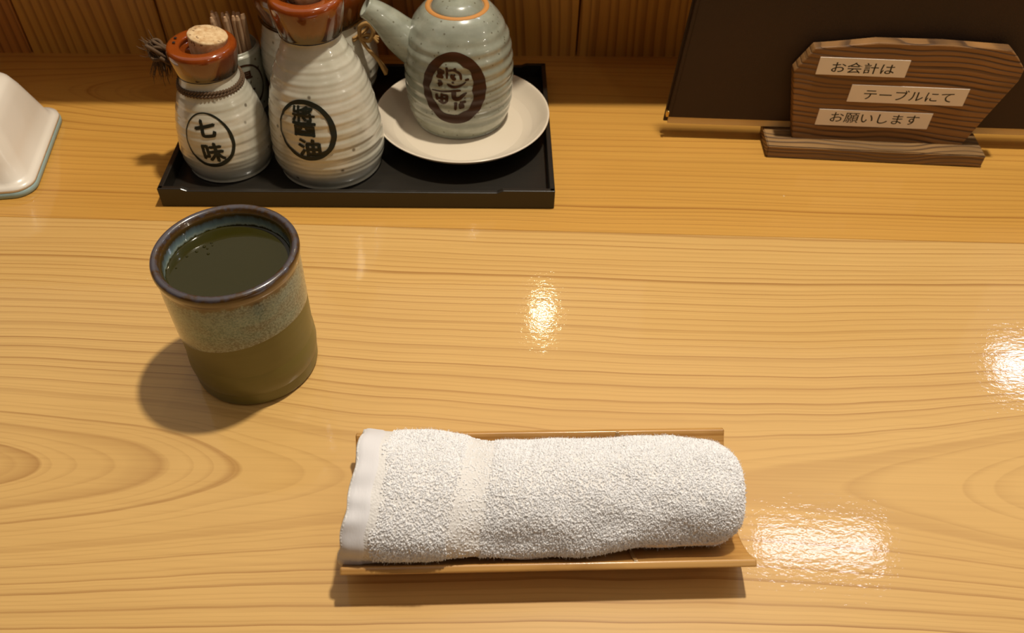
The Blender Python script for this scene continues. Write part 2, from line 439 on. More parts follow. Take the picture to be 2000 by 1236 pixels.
def text2d(body, size, bold=0.0, sx=1, sy=1, cx=0, cy=0, rot=0, shear=0, center=True, maxlen=.0008, vertical_gap=None):
    """built-in font glyphs -> 2D triangles"""
    c = bpy.data.curves.new('t', 'FONT'); c.body = body; c.size = size; c.offset = bold; c.resolution_u = 3; c.fill_mode = 'FRONT'
    o = bpy.data.objects.new('t', c); COL.objects.link(o); bpy.context.view_layer.update()
    me = o.evaluated_get(bpy.context.evaluated_depsgraph_get()).to_mesh()
    bm = bmesh.new(); bm.from_mesh(me)
    bmesh.ops.remove_doubles(bm, verts=bm.verts[:], dist=1e-7)
    bmesh.ops.triangulate(bm, faces=bm.faces[:])
    for _ in range(5):
        long = [e for e in bm.edges if e.calc_length() > maxlen]
        if not long: break
        bmesh.ops.subdivide_edges(bm, edges=long, cuts=1); bmesh.ops.triangulate(bm, faces=bm.faces[:])
    bm.verts.ensure_lookup_table()
    V = [(v.co.x, v.co.y) for v in bm.verts]; F = [tuple(v.index for v in f.verts) for f in bm.faces]
    bm.free(); bpy.data.objects.remove(o); bpy.data.curves.remove(c)
    if not V: return [], []
    xs = [a for a, b in V]; ys = [b for a, b in V]
    ox, oy = ((min(xs) + max(xs)) / 2, (min(ys) + max(ys)) / 2) if center else (0, 0)
    out = []
    for x, y in V:
        x, y = (x - ox) * sx, (y - oy) * sy; x += y * shear
        out.append((cx + x * math.cos(rot) - y * math.sin(rot), cy + x * math.sin(rot) + y * math.cos(rot)))
    return out, F
def bold2d(body, size, d, **kw):
    out = []
    for dx, dy in ((0, 0), (d, d * .4), (-d, -d * .4), (-d * .4, d), (d * .4, -d)):
        k = dict(kw); k['cx'] = kw.get('cx', 0) + dx; k['cy'] = kw.get('cy', 0) + dy
        out.append(text2d(body, size, .0, **k))
    return merge2d(*out)
def stroke2d(pts, w0, w1=None, n=8):
    P = spline([(x, y) for x, y in pts], n); w1 = w0 if w1 is None else w1
    V, F = [], []; L = len(P)
    for i, q in enumerate(P):
        t = (P[min(i + 1, L - 1)] - P[max(i - 1, 0)]).normalized(); nn = Vector((-t.y, t.x)); f = i / (L - 1)
        ww = (w0 + (w1 - w0) * f) * .5 * min(1, .55 + 4 * f, .45 + 5 * (1 - f))
        for s_ in (-1, 0, 1): V.append(tuple(q + nn * ww * s_))
    for i in range(L - 1):
        for k in range(2): F.append((i * 3 + k, (i + 1) * 3 + k, (i + 1) * 3 + k + 1, i * 3 + k + 1))
    return V, F
def merge2d(*parts):
    V, F = [], []
    for a, b in parts:
        n = len(V); V += a; F += [tuple(i + n for i in f) for f in b]
    return V, F

def cork(parent, r0, z0, h, tilt, name='cork'):
    def fn(rr, zz, th):
        q = noise.noise(Vector((math.cos(th) * 3, math.sin(th) * 3, zz * 300))) * .0004
        return rr + (q if rr > r0 * .5 else 0), zz + (noise.noise(Vector((rr * math.cos(th) * 300, rr * math.sin(th) * 300, 1))) * .0003)
    o = lathe(name, [(r0 * .86, 0), (r0 * .9, h * .3), (r0 * .98, h * .85), (r0, h * .95), (r0 * .97, h), (r0 * .5, h + .0002), (0, h)], M['cork'], parent, 48, fn, raw=True)
    o.location = (0, 0, z0); o.rotation_euler = tilt
    return o
def hole(parent, x, y, z, rr=.0011):
    V = [(rr * math.cos(a), rr * .9 * math.sin(a), 0) for a in np.linspace(0, 2 * PI, 17)[:-1]] + [(rr * .9 * math.cos(a), rr * .8 * math.sin(a), .0002) for a in np.linspace(0, 2 * PI, 17)[:-1]]
    F = [(i, (i + 1) % 16, 16 + (i + 1) % 16, 16 + i) for i in range(16)] + [tuple(range(16, 32))]
    o = mesh_obj('pour_hole', V, F, M['hole'], parent); o.location = (x, y, z); return o
def bottle(loc, prof, ridge, per, capprof, capmat, glaze, tilt=.12):
    root = empty('bottle', loc)
    def surf_off(z, th):
        k = math.sin((z + .0012 * math.sin(th + 1) + .0006 * math.sin(th * 2 + 1)) / per * 2 * PI) * (.8 + .35 * math.sin(th * 2 + z * 90)) + .3 * math.sin(z / per * 14.5 + 2 * math.sin(th))
        fade = max(0, min(1, (z - .010) / .006)) * max(0, min(1, (prof[-4][1] - z) / .012))
        return ridge * k * fade
    def fn(rr, zz, th):
        if zz < .003: return rr, zz
        return rr + surf_off(zz, th), zz
    lathe('body', prof, M[glaze], root, 128, fn, 30)
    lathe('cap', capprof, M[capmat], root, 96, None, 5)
    def surf(z, th): return interp_s(prof, z) + surf_off(z, th), z
    return root, surf
_cache = {}
def interp_s(prof, z):
    k = id(prof)
    if k not in _cache:
        pp = spline([(a, b) for a, b in prof], 14); _cache[k] = (sorted((q.y, q.x) for q in pp if q.x > .004), prof)
    P_ = _cache[k][0]
    import bisect
    i = min(max(bisect.bisect(P_, (z, 0)), 1), len(P_) - 1)
    (z0, r0), (z1, r1) = P_[i - 1], P_[i]
    return r0 + (r1 - r0) * (z - z0) / max(z1 - z0, 1e-9)
def rope_ring(V, F, rad, z, rr, turns=26, n=220, strands=2, wob=.0004, cx=0, cy=0):
    for s_ in range(strands):
        pts = []
        for i in range(n + 1):
            th = 2 * PI * i / n; ph = turns * th + s_ * 2 * PI / strands
            q = rad + rr * .75 * math.cos(ph)
            pts.append((cx + q * math.cos(th), cy + q * math.sin(th), z + rr * .75 * math.sin(ph) + wob * math.sin(3 * th)))
        tube_data(pts, rr * .8, 7, V, F)

# ---- small seven-spice bottle (front left)
p1 = [(.0, .0), (.0262, .0), (.0290, .0032), (.0318, .011), (.0320, .022), (.0296, .040), (.0252, .055), (.0212, .065), (.0190, .072), (.0188, .0785), (.014, .0785), (.0, .0785)]
c1 = [(.0, .0738), (.0182, .0738), (.0197, .0744), (.0216, .0815), (.0226, .0870), (.0227, .0900), (.0216, .0922), (.0196, .0929), (.0165, .0927), (.0143, .0922), (.0136, .0910), (.0134, .0880), (.0, .0878)]
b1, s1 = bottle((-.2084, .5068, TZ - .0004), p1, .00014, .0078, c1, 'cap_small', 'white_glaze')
tag(b1, 'small white ceramic spice bottle with dark rope round its neck, left on tray', 'spice bottle')
ck = cork(b1, .0126, .0828, .0160, (R(-2), R(10), 0)); ck.location.x = .0030
hole(b1, -.0172, .0035, .0937, .0011); hole(b1, -.0165, -.0025, .0937, .0011)
rot = R(5)
V2, F2 = ring2d(.0172, .0195, .0009, .0024, .0010, .0026, rot, seed=3)
A, B = bold2d('七', .0155, .00062, sx=1.05, sy=.85, cx=-.0010, cy=.0088, rot=rot), bold2d('味', .0150, .00055, cx=.0016, cy=-.0082, rot=rot)
V2, F2 = merge2d((V2, F2), A, B)
decal('painted_emblem', V2, F2, s1, R(-90.5), .0365, .0303, M['ink'], b1)
# rope
V, F = [], []
rope_ring(V, F, .0208, .0668, .0009, 30, 480, 2, .0006)
rope_ring(V, F, .0214, .0648, .0009, 28, 480, 2, .0004)
mesh_obj('rope', V, F, M['rope_dark'], b1, True)
V, F = [], []
rnd = random.Random(5)
k0 = Vector((-.0225, .004, .071))
kn = Vector((-.0300, .004, .0815))
for s_ in range(3):
    tube_data(smooth_path([k0 + Vector((0, s_ * .0015, 0)), k0 + Vector((-.005, .001, .004 + s_ * .0012)), kn + Vector((.003, 0, -.003)), kn]), .0012, 6, V, F)
for i in range(7):   # loose loops of the knot
    a = rnd.random() * 6.28; q = kn + Vector((rnd.uniform(-.003, .002), rnd.uniform(-.003, .003), rnd.uniform(-.003, .004)))
    L = [q + Vector((math.cos(a + t) * .0050, math.sin(a + t) * .0035, math.sin(a * 2 + t) * .0055)) for t in np.linspace(0, 5.2, 9)]
    tube_data(smooth_path(L, 3), .0012, 6, V, F)
for i in range(110):  # frayed ends
    q = kn + Vector((rnd.uniform(-.004, .003), rnd.uniform(-.003, .003), rnd.uniform(-.004, .004)))
    if i % 5 < 3: d = Vector((rnd.uniform(-.5, .15), rnd.uniform(-.3, .2), -1)); L_ = rnd.uniform(.008, .019)
    else: d = Vector((rnd.uniform(-.9, -.1), rnd.uniform(-.3, .3), rnd.uniform(.1, 1))); L_ = rnd.uniform(.006, .014)
    d.normalize(); s2 = Vector((rnd.uniform(-1, 1), rnd.uniform(-1, 1), rnd.uniform(-1, 1))) * .0025
    tube_data([q, q + d * L_ * .4 + s2 * .5, q + d * L_ * .75 + s2, q + d * L_ + s2 * .6], lambda f: rnd.choice((.0003, .00045)) * (1.1 - f * .8), 4, V, F)
mesh_obj('rope_knot', V, F, M['rope_dark'], b1, True)

# ---- tall soy bottle (front centre)
p2 = [(.0, .0), (.0325, .0), (.0360, .0035), (.0392, .012), (.0393, .022), (.0384, .035), (.0354, .055), (.0296, .075), (.0228, .090), (.0188, .1), (.0194, .1075), (.015, .1075), (.0, .1075)]
c2 = [(.0, .1022), (.0186, .1022), (.0201, .1030), (.0222, .1110), (.0235, .1190), (.0236, .1235), (.0226, .1260), (.0206, .1270), (.0170, .1268), (.0142, .1262), (.0134, .1248), (.0130, .1215), (.0, .121)]
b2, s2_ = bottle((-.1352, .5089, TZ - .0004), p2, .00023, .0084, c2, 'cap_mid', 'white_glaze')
tag(b2, 'tall ridged white ceramic soy bottle with amber cap, front middle of tray', 'sauce bottle')
cork(b2, .0122, .1235, .020, (R(2), R(-3), 0))
hole(b2, .0165, -.0070, .1272, .0012)
V2, F2 = ring2d(.0198, .0212, .0011, .0040, .0030, .0030, R(3), seed=8)
A = bold2d('醬', .0180, .0004, sx=.95, sy=1.2, cx=-.0008, cy=.0068); B = bold2d('油', .0155, .0006, sx=1.0, sy=.85, cx=.0012, cy=-.0118)
V2, F2 = merge2d((V2, F2), A, B)
decal('painted_emblem', V2, F2, s2_, R(-97.5), .0492, .0358, M['ink'], b2, .0005)

# ---- wide jar behind, tied with raffia
p3 = [(.0, .0), (.030, .0), (.0355, .004), (.0420, .016), (.0448, .032), (.0430, .048), (.0400, .060), (.0386, .070), (.0384, .074), (.0370, .075), (.0, .075)]
c3 = [(.0, .0705), (.0377, .0705), (.0392, .0712), (.0425, .082), (.0440, .090), (.0425, .0965), (.0380, .099), (.026, .099), (.024, .097), (.023, .094), (.0, .094)]
b3, s3 = bottle((-.1545, .5990, TZ - .0004), p3, .00012, .0080, c3, 'cap_jar', 'white_glaze')
b3.name = 'jar'
tag(b3, 'wide white ceramic jar with tan raffia bow, behind the tall soy bottle', 'jar')
cork(b3, .0225, .0945, .018, (0, 0, 0))
V, F = [], []
for k in range(2):
    tube_data([(.0408 * math.cos(a), .0408 * math.sin(a), .060 + .002 * k) for a in np.linspace(R(-38), R(100), 40)], .0010, 7, V, F)
mesh_obj('raffia_cord', V, F, M['rope_tan'], b3, True)
V, F = [], []
q0 = Vector((.0365, -.020, .060))
for j in range(3):
    o_ = Vector((0, -.0012 * j, .001 * j))
    tube_data(smooth_path([q0 + o_, q0 + Vector((.002, -.004, .010)) + o_, q0 + Vector((.008, -.004, .013)) + o_, q0 + Vector((.011, -.003, .006)) + o_, q0 + Vector((.007, -.003, -.001)) + o_, q0 + o_], 6), .0014, 6, V, F)
    tube_data(smooth_path([q0 + o_, q0 + Vector((.006, -.003, -.008)) + o_, q0 + Vector((.013, -.003, -.017)) + o_ * 2, q0 + Vector((.018, -.003, -.025 - .002 * j)) + o_ * 2], 6), .0015, 6, V, F)
    tube_data(smooth_path([q0 + o_, q0 + Vector((.008, -.002, .003)) + o_, q0 + Vector((.014, 0, .001 - .003 * j)) + o_ * 2], 6), .0010, 6, V, F)
mesh_obj('raffia_bow', V, F, M['rope_tan'], b3, True)

# ---- toothpick holder
ph = [(.0, .0), (.0180, .0), (.0200, .0022), (.0208, .020), (.0210, .044), (.0208, .0470), (.0196, .0480), (.0186, .0470), (.0184, .010), (.0, .009)]
th_ = empty('toothpick_holder', (-.2175, .5835, TZ - .0003))
tag(th_, 'small grey ceramic toothpick cup with brown brushed emblem, behind the small spice bottle', 'toothpick holder')
lathe('body', ph, M['holder_glaze'], th_, 72, None, 5)
phs = [(.0180, .0), (.0200, .0022), (.0208, .020), (.0210, .044), (.0208, .048)]
surf_h = lambda z, th: (interp(phs, z), z)
V2, F2 = ring2d(.0158, .0185, .0012, .0016, .0014, .0024, 0, seed=2)
A = text2d('楊', .0135, .0003, .95, .95, -.0005, .0068); B = text2d('枝', .0135, .0004, .95, .95, 0, -.0068)
V2, F2 = merge2d((V2, F2), A, B)
decal('painted_emblem', V2, F2, surf_h, R(-56), .0238, .021, M['brown_ink'], th_, .0002)
rnd = random.Random(11)
pick0 = None
for i in range(16):
    a = rnd.uniform(0, 2 * PI); rr = rnd.uniform(.002, .013)
    bx, by = rr * math.cos(a) * .8 + .002, rr * math.sin(a) * .8
    tx, ty = bx * 1.25 - .001 + rnd.uniform(-.001, .001), by * .9 + rnd.uniform(-.002, .002) - .001
    if pick0 is None:
        V, F = tube_data([(0, 0, 0), (0, 0, .003), (0, 0, .062), (0, 0, .065)], lambda f: .0017 if 0.02 < f < .99 else .0009, 8)
        o = mesh_obj('toothpick', V, F, M['pick'], None, False); pick0 = o
    else:
        o = pick0.copy(); COL.objects.link(o)
    o.location = (-.2175 + bx, .5835 + by, TZ + .0090)
    d = Vector((tx - bx, ty - by, .067)); o.rotation_euler = d.to_track_quat('Z', 'Y').to_euler()
    tag(o, 'thin brown toothpick leaning left in the grey cup', 'toothpick', 'toothpicks in the cup')

# ---- saucer and grey soy pot
sau = lathe('saucer', [(.0, .0022), (.030, .0022), (.0312, .0002), (.0345, .0002), (.0355, .0030), (.050, .0075), (.0600, .0130), (.0645, .0172), (.0652, .0182), (.0645, .0187), (.0630, .0178), (.0570, .0118), (.0500, .0072), (.0450, .0060), (.030, .0056), (.0, .0056)], M['saucer'], None, 128, None, 6)
sau.location = (-.0411, .5494, TZ)
tag(sau, 'round cream ceramic saucer under the grey soy pot', 'saucer')
pp4 = [(.0, .0), (.0315, .0), (.0348, .0016), (.0366, .005), (.0386, .012), (.0398, .025), (.0400, .038), (.0395, .050), (.0372, .065), (.0322, .077), (.0268, .0842), (.0232, .0872), (.0218, .0876)]
POTZ = TZ + .0062
pot = empty('soy_pot', (-.0441, .5648, POTZ)); tag(pot, 'ridged grey-green ceramic soy pot with spout and brown oval emblem on the saucer', 'teapot')
def pot_off(z, th):
    k = math.sin((z + .0012 * math.sin(th + 1.0)) / .0083 * 2 * PI)
    return .00042 * k * max(0, min(1, (z - .008) / .006)) * max(0, min(1, (.080 - z) / .01))
lathe('body', pp4, M['grey_glaze'], pot, 144, lambda a, z, th: (a + (pot_off(z, th) if z > .003 else 0), z), 12)
lathe('mouth_ring', [(.0226, .0868), (.0224, .0878), (.0210, .0886), (.0192, .0882), (.0188, .0865), (.0200, .0858)], M['clay'], pot, 96, None, 5, close=False)
lid = lathe('lid', [(.0, .0862), (.0183, .0862), (.0187, .0872), (.0178, .0892), (.0140, .0925), (.0090, .0942), (.0060, .0950), (.0050, .0975), (.0062, .1010), (.0070, .1040), (.0058, .1065), (.0, .1072)], M['grey_glaze'], pot, 72, None, 6)
# spout
def spout():
    path = spline([(-.028, .0, .055), (-.040, -.001, .064), (-.0485, -.002, .0735), (-.0560, -.003, .0810), (-.0630, -.004, .0860)], 8)
    rads = lambda f: .0165 * (1 - f) ** 1.3 + .0076 * (1 - (1 - f) ** 1.3)
    V, F = tube_data(path, rads, 32, cap=False)
    n = len(path); b0 = len(V)
    # hollow mouth
    t = (Vector(path[-1]) - Vector(path[-2])).normalized()
    c = Vector(path[-1])
    last = [Vector(V[(n - 1) * 32 + j]) for j in range(32)]
    rings = [[c + (q - c) * 1.02 + t * .0008 for q in last], [c + (q - c) * .93 + t * .0016 for q in last], [c + (q - c) * .78 + t * .0012 for q in last], [c + (q - c) * .66 - t * .003 for q in last], [c + (q - c) * .6 - t * .012 for q in last]]
    for rg in rings: V += [tuple(q) for q in rg]
    for k in range(len(rings)):
        a0 = (n - 1 + k) * 32
        for j in range(32): F.append((a0 + j, a0 + (j + 1) % 32, a0 + 32 + (j + 1) % 32, a0 + 32 + j))
    F.append(tuple((n - 1 + len(rings)) * 32 + j for j in range(32)))
    return mesh_obj('spout', V, F, M['grey_glaze'], pot, True)
spout()
surf_p = lambda z, th: (interp_s(pp4, z) + pot_off(z, th), z)
mm = .001
parts = [ring2d(.0236, .0274, .0070, .0104, .0058, .0068, R(-2), seed=4, n=120, m=7)]
S = lambda pts, a, b=None: parts.append(stroke2d([(x * mm, y * mm) for x, y in pts], a * mm * 1.3, None if b is None else b * mm * 1.3))
S([(-16.5, -1.6), (-8, -1.2), (0, .3), (5, .6)], .9, 1.5)                      # dividing stroke
S([(-10.5, 15.5), (-9.5, 10.5)], 3.2); S([(-12, 12.5), (-6.5, 13.5)], 2.2); S([(-12.5, 10), (-7, 10)], 1.8)
S([(-4.8, 17.5), (-4.6, 9)], 1.6, 1.2); S([(-11.5, 6.5), (-8.5, 6.3)], 1.2); S([(-11.5, 3.4), (-8, 5.0)], 2.4, 1.6)
S([(-4.6, 14.2), (0, 15.2), (4.6, 12.5), (5.5, 8.5)], 1.3, 1.5); S([(1.0, 17.2), (1.5, 14.8)], 1.5)
S([(-1.8, 12), (0, 9.2), (1.8, 9.8)], 1.8, 1.6); S([(1.0, 12.2), (-1.2, 9)], 1.0); S([(-.6, 7), (-.4, 5.2)], 1.3)
S([(-4.8, 4.6), (0, 3.0), (5.5, 4.2), (8.8, 6.8)], 1.4, .9); S([(8, 8.2), (11, 8.8)], 1.3)
S([(.2, .6), (.0, -5.2), (3.5, -6), (9, -1.5)], 3.0, 1.6)                      # shi
S([(-13, -4), (-12, -8.5)], 1.7); S([(-9, -3), (-8.7, -10.5)], 1.7); S([(-5, -4), (-5.2, -9)], 1.7)
S([(-12, -6.8), (-5, -6.4)], 1.3); S([(-11.5, -9), (-8, -10.8), (-4.6, -8.2)], 1.3); S([(-8.8, -4.2), (-4.8, -4.2)], 1.1)
S([(1.2, -9), (.6, -15.4)], 2.0, 1.4); S([(4, -9.5), (8.4, -8.2)], 1.8); S([(3, -12.4), (7.2, -12)], 3.6, 2.8); S([(5, -9.5), (5.2, -13.8)], 2.0)
V2, F2 = merge2d(*parts)
decal('painted_emblem', V2, F2, surf_p, R(-91.5), .0440, .0398, M['brown_ink'], pot, .0003)

# ================================================================= MENU AND SIGN
mroot = empty('menu_folder', (.1140, .5553, 0), math.atan2(-.004, .2701))
tag(mroot, 'large dark brown leatherette menu folder standing upright behind the wooden sign', 'menu')
def slab(bm, x0, x1, y0, y1, z0, z1, sk, bev):
    t = bmesh.new(); bmesh.ops.create_cube(t, size=1)
    for v in t.verts:
        z = z0 + (v.co.z + .5) * (z1 - z0)
        v.co = Vector((x0 + (v.co.x + .5) * (x1 - x0) + sk * (z - .018), y0 + (v.co.y + .5) * (y1 - y0), z))
    bmesh.ops.bevel(t, geom=t.edges[:], offset=bev, segments=2, profile=.5, affect='EDGES')
    me = bpy.data.meshes.new('t'); t.to_mesh(me); t.free(); bm.from_mesh(me); bpy.data.meshes.remove(me)
MZ = .0180
bm = bmesh.new(); slab(bm, 0, .305, 0, .0020, MZ, .24, .062, .0006); bm_obj('front_cover', bm, M['leather'], mroot)
bm = bmesh.new(); slab(bm, .0018, .300, .0022, .0050, MZ - .0066, .236, .062, .0002); bm_obj('pages', bm, M['paper_edge'], mroot)
bm = bmesh.new(); slab(bm, -.0012, .305, .0052, .0072, MZ - .0066, .24, .062, .0006); bm_obj('back_cover', bm, M['leather'], mroot)
bm = bmesh.new(); slab(bm, -.0012, .0008, -.0006, .0030, MZ + .0005, MZ + .0055, .062, .0005)
bm_obj('corner_fitting', bm, M['brass'], mroot)
bm = bmesh.new(); slab(bm, .0028, .0032, -.0003, .0, MZ + .002, .238, .062, .0001); bm_obj('edge_seam', bm, M['leather'], mroot)

sign = empty('wooden_sign', (.20867, .54369, 0), R(-1.62))
tag(sign, 'burnt cedar table sign with three white printed strips on a plank base', 'sign')
bm = bmesh.new()
t = [(-.0190, -.0120), (.1412, -.0135), (.1420, .0215), (-.0192, .0200)]
vv = []
for z in (0.0002, .0104):
    for x, y in t:
        k = .0010 if z > .005 else 0
        vv.append(bm.verts.new((x + (-k if x < 0 else -0.0), y - (0 if y > 0 else 0), z)))
for f in ((3, 2, 1, 0), (4, 5, 6, 7), (0, 1, 5, 4), (1, 2, 6, 5), (2, 3, 7, 6), (3, 0, 4, 7)): bm.faces.new([vv[i] for i in f])
bmesh.ops.recalc_face_normals(bm, faces=bm.faces[:]); bmesh.ops.bevel(bm, geom=bm.edges[:], offset=.0007, segments=2, affect='EDGES')
bm_obj('base', bm, M['sign_base'], sign)
bz = .0104
outl = [(0, bz - .001), (.1273, bz - .001), (.1350, bz + .024), (.1458, bz + .0551), (.1456, bz + .064), (.1371, bz + .0730), (.1310, bz + .0781), (.0849, bz + .0800), (.0390, bz + .0795), (.012, bz + .0755), (-.0027, bz + .0738), (-.0132, bz + .0555), (-.0085, bz + .036)]
bm = bmesh.new(); add_prism(bm, outl, 0, .0088, .0009, 2)
bm_obj('board', bm, M['sign'], sign)
bm = bmesh.new(); add_box(bm, .02, .11, .0095, .0210, bz - .0004, MZ - .0067, .0003); bm_obj('menu_rest', bm, M['sign_base'], sign)
labs = [((.0026, .0540), (.0655, .0674), 'お会計は', .0345, .0602, .0442, 0),
        ((.0309, .0331), (.1146, .0470), 'テーブルにて', .0733, .0399, .0640, 0),
        ((.0135, .0126), (.0964, .0260), 'お願いします', .0554, .0197, .0646, 0)]
for (x0, z0), (x1, z1), txt, tcx, tcz, tw, _ in labs:
    bm = bmesh.new(); add_box(bm, x0, x1, -.0004, .0001, bz + z0, bz + z1, .00008, 1)
    lb = bm_obj('label_strip', bm, M['label'], sign)
    V2, F2 = text2d(txt, .0110, .00006, 1, 1, 0, 0)
    xs = [a for a, b in V2]; sx = tw / (max(xs) - min(xs)); ys = [b for a, b in V2]; sy = .0084 / (max(ys) - min(ys))
    mesh_obj('printed_text', [(tcx + a * sx, -.00046, bz + tcz + b * sy) for a, b in V2], F2, M['print'], lb)

# ================================================================= WHITE BOX (left)
case = empty('lidded_box', (-.336, .462, 0), R(10))
tag(case, 'white plastic box with pale blue bottom rim at the left edge of the counter', 'box')
def rrect(x0, x1, y0, y1, rad, n=8):
    out = []
    for cx, cy, a0 in ((x1 - rad, y0 + rad, -90), (x1 - rad, y1 - rad, 0), (x0 + rad, y1 - rad, 90), (x0 + rad, y0 + rad, 180)):
        for i in range(n + 1):
            a = R(a0 + 90 * i / n); out.append((cx + rad * math.cos(a), cy + rad * math.sin(a)))
    return out
def loft(name, secs, mat, parent, capb=True, capt=True):
    V, F = [], []
    n = len(secs[0][0])
    for pts, z in secs: V += [(x, y, z) for x, y in pts]
    for i in range(len(secs) - 1):
        for j in range(n):
            k = (j + 1) % n; F.append((i * n + j, i * n + k, (i + 1) * n + k, (i + 1) * n + j))
    if capb: F.append(tuple(range(n))[::-1])
    if capt: F.append(tuple((len(secs) - 1) * n + j for j in range(n)))
    return mesh_obj(name, V, F, mat, parent, True)
def sec(i, z, rad): return (rrect(-.16 + i, 0 - i, 0 + i, .106 - i, rad), z)
loft('blue_rim', [sec(.0008, .0, .014), sec(0, .001, .014), sec(0, .0042, .014), sec(.0006, .0048, .014)], M['case_rim'], case)
loft('body', [sec(.0003, .0050, .014), sec(.0006, .0072, .014), sec(.003, .0080, .013), sec(.0055, .0100, .013), sec(.0085, .022, .014), sec(.0130, .040, .016), sec(.0155, .0475, .017), sec(.0175, .0500, .017), sec(.021, .0516, .016), sec(.030, .0522, .012)], M['case'], case)

# ================================================================= CUP AND TEA
cup = empty('tea_cup', (-.1472, .3189, 0)); tag(cup, 'tall handleless stoneware teacup with mottled blue-green glazed upper half', 'cup')
def cup_mat():
    q = NT('stoneware_cup'); X = q.xyz(q.co())
    n1 = q.noise(q.co(), 900, 4, .7); n2 = q.noise(q.co(scale=(40, 40, 90)), 1, 4, .6); n3 = q.noise(q.co(scale=(170, 170, 60)), 1, 3, .6)
    z = q.M('ADD', X[2], q.M('MULTIPLY', q.M('SUBTRACT', n3, .5), .010))
    band = q.ramp(q.M('DIVIDE', q.M('SUBTRACT', z, .04), .05), [(0, srgb(124, 120, 96)), (.2, srgb(116, 118, 98)), (.35, srgb(98, 126, 114)), (.55, srgb(112, 140, 130)), (.70, srgb(108, 128, 122)), (.76, srgb(96, 84, 60)), (.80, srgb(86, 58, 24)), (.90, srgb(74, 50, 22)), (.93, srgb(76, 70, 74))])
    c = q.mix(q.M('MULTIPLY', q.ramp(n2, [(.48, 0.0), (.68, .8)]), q.ramp(q.M('DIVIDE', q.M('SUBTRACT', z, .04), .05), [(0, 1.0), (.6, .8), (.8, 0.0)])), band, srgb(104, 84, 60))
    low = q.M('LESS_THAN', z, .0775); c = q.mix(q.M('MULTIPLY', low, q.ramp(n1, [(.46, 0.0), (.60, .8)])), c, srgb(152, 168, 154)); c = q.mix(q.M('MULTIPLY', low, q.ramp(n1, [(.32, .8), (.45, 0.0)])), c, srgb(48, 50, 38))
    q.P(col=c, rough=.28, coat=.7, coatr=.08, nrm=q.bump(n1, .12, .0003)); return q.m
def clay_mat():
    q = NT('olive_clay'); n1 = q.noise(q.co(), 60, 3); n2 = q.noise(q.co(scale=(20, 20, 300)), 1, 3)
    c = q.mix(n1, srgb(108, 100, 42), srgb(98, 92, 34)); c = q.mix(q.M('MULTIPLY', n2, .3), c, srgb(132, 122, 66))
    q.P(col=c, rough=.42, coat=.25, coatr=.25); return q.m
M['cup_glaze'] = cup_mat(); M['cup_clay'] = clay_mat()
def inner_mat():
    q = NT('cup_inner_glaze'); X = q.xyz(q.co()); n3 = q.noise(q.co(scale=(300, 300, 60)), 1, 3, .6)
    z = q.M('ADD', X[2], q.M('MULTIPLY', q.M('SUBTRACT', n3, .5), .0035))
    c = q.ramp(q.M('DIVIDE', q.M('SUBTRACT', z, .0725), .0125), [(0, srgb(60, 56, 28)), (.22, srgb(66, 62, 34)), (.30, srgb(170, 184, 172)), (.42, srgb(128, 152, 156)), (.62, srgb(96, 112, 118)), (.74, srgb(70, 52, 22)), (.92, srgb(84, 60, 26)), (1, srgb(92, 88, 96))])
    q.P(col=c, rough=.22, coat=.8, coatr=.05); return q.m
M['cup_inner'] = inner_mat()
lathe('clay_body', [(.0, .0012), (.0290, .0012), (.0300, .0), (.0322, .0), (.0338, .0016), (.0345, .0045), (.0350, .03), (.0354, .052), (.034, .053), (.0335, .04), (.033, .006), (0, .005)], M['cup_clay'], cup, 128, None, 6)
def zb(th): return .0430 + .0072 * math.cos(th + R(30))
def glaze_fn(rr, zz, th):
    # lower lip of the glaze follows a slanted dip line
    k = max(0, min(1, (.075 - zz) / .030)) if rr > .034 else 0
    return rr, zz + k * (zb(th) - .0450)
lathe('glazed_upper', [(.0346, .0450), (.0354, .0452), (.0356, .0465), (.0358, .055), (.0361, .068), (.0362, .078), (.0368, .0808), (.0373, .0835), (.0368, .0856), (.0352, .0864), (.0336, .0858), (.0327, .0842)], M['cup_glaze'], cup, 128, glaze_fn, 6, close=False)
lathe('inner_wall', [(.0327, .0842), (.0321, .0825), (.0319, .078), (.0319, .060), (.0325, .020), (.030, .008), (.0, .0065)], M['cup_inner'], cup, 96, None, 6, close=False)
def tea_mat():
    q = NT('green_tea'); n1 = q.noise(q.co(), 90, 2)
    q.P(col=srgb(48, 44, 10), rough=.03, coat=0.0, coatr=.02, spec=.5, nrm=q.bump(n1, .10, .0006)); return q.m
M['tea'] = tea_mat()
TL = .0752
tea = lathe('green_tea', [(.0, .030), (.0310, .030), (.0316, TL - .001), (.0318, TL + .0002), (.0313, TL - .0002), (.030, TL - .0004), (.015, TL - .0004), (.0, TL - .0004)], M['tea'], None, 96, None, raw=True)
tea.location = (-.1472, .3189, 0)
tag(tea, 'dark olive green tea filling the stoneware cup', 'tea')
for (bx, by, br) in ((-.017, .014, .0009), (-.014, .017, .0007), (-.015, .0125, .0006), (-.020, .010, .0008), (-.024, .006, .0007), (-.013, .0150, .0005), (-.0135, .0085, .0008), (-.027, -.003, .0005)):
    o = lathe('bubble', [(.0, br * .7), (br * .5, br * .6), (br * .85, br * .3), (br, 0)], M['tea'], tea, 14, None, raw=True, close=False); o.location = (bx, by, TL - .0003)

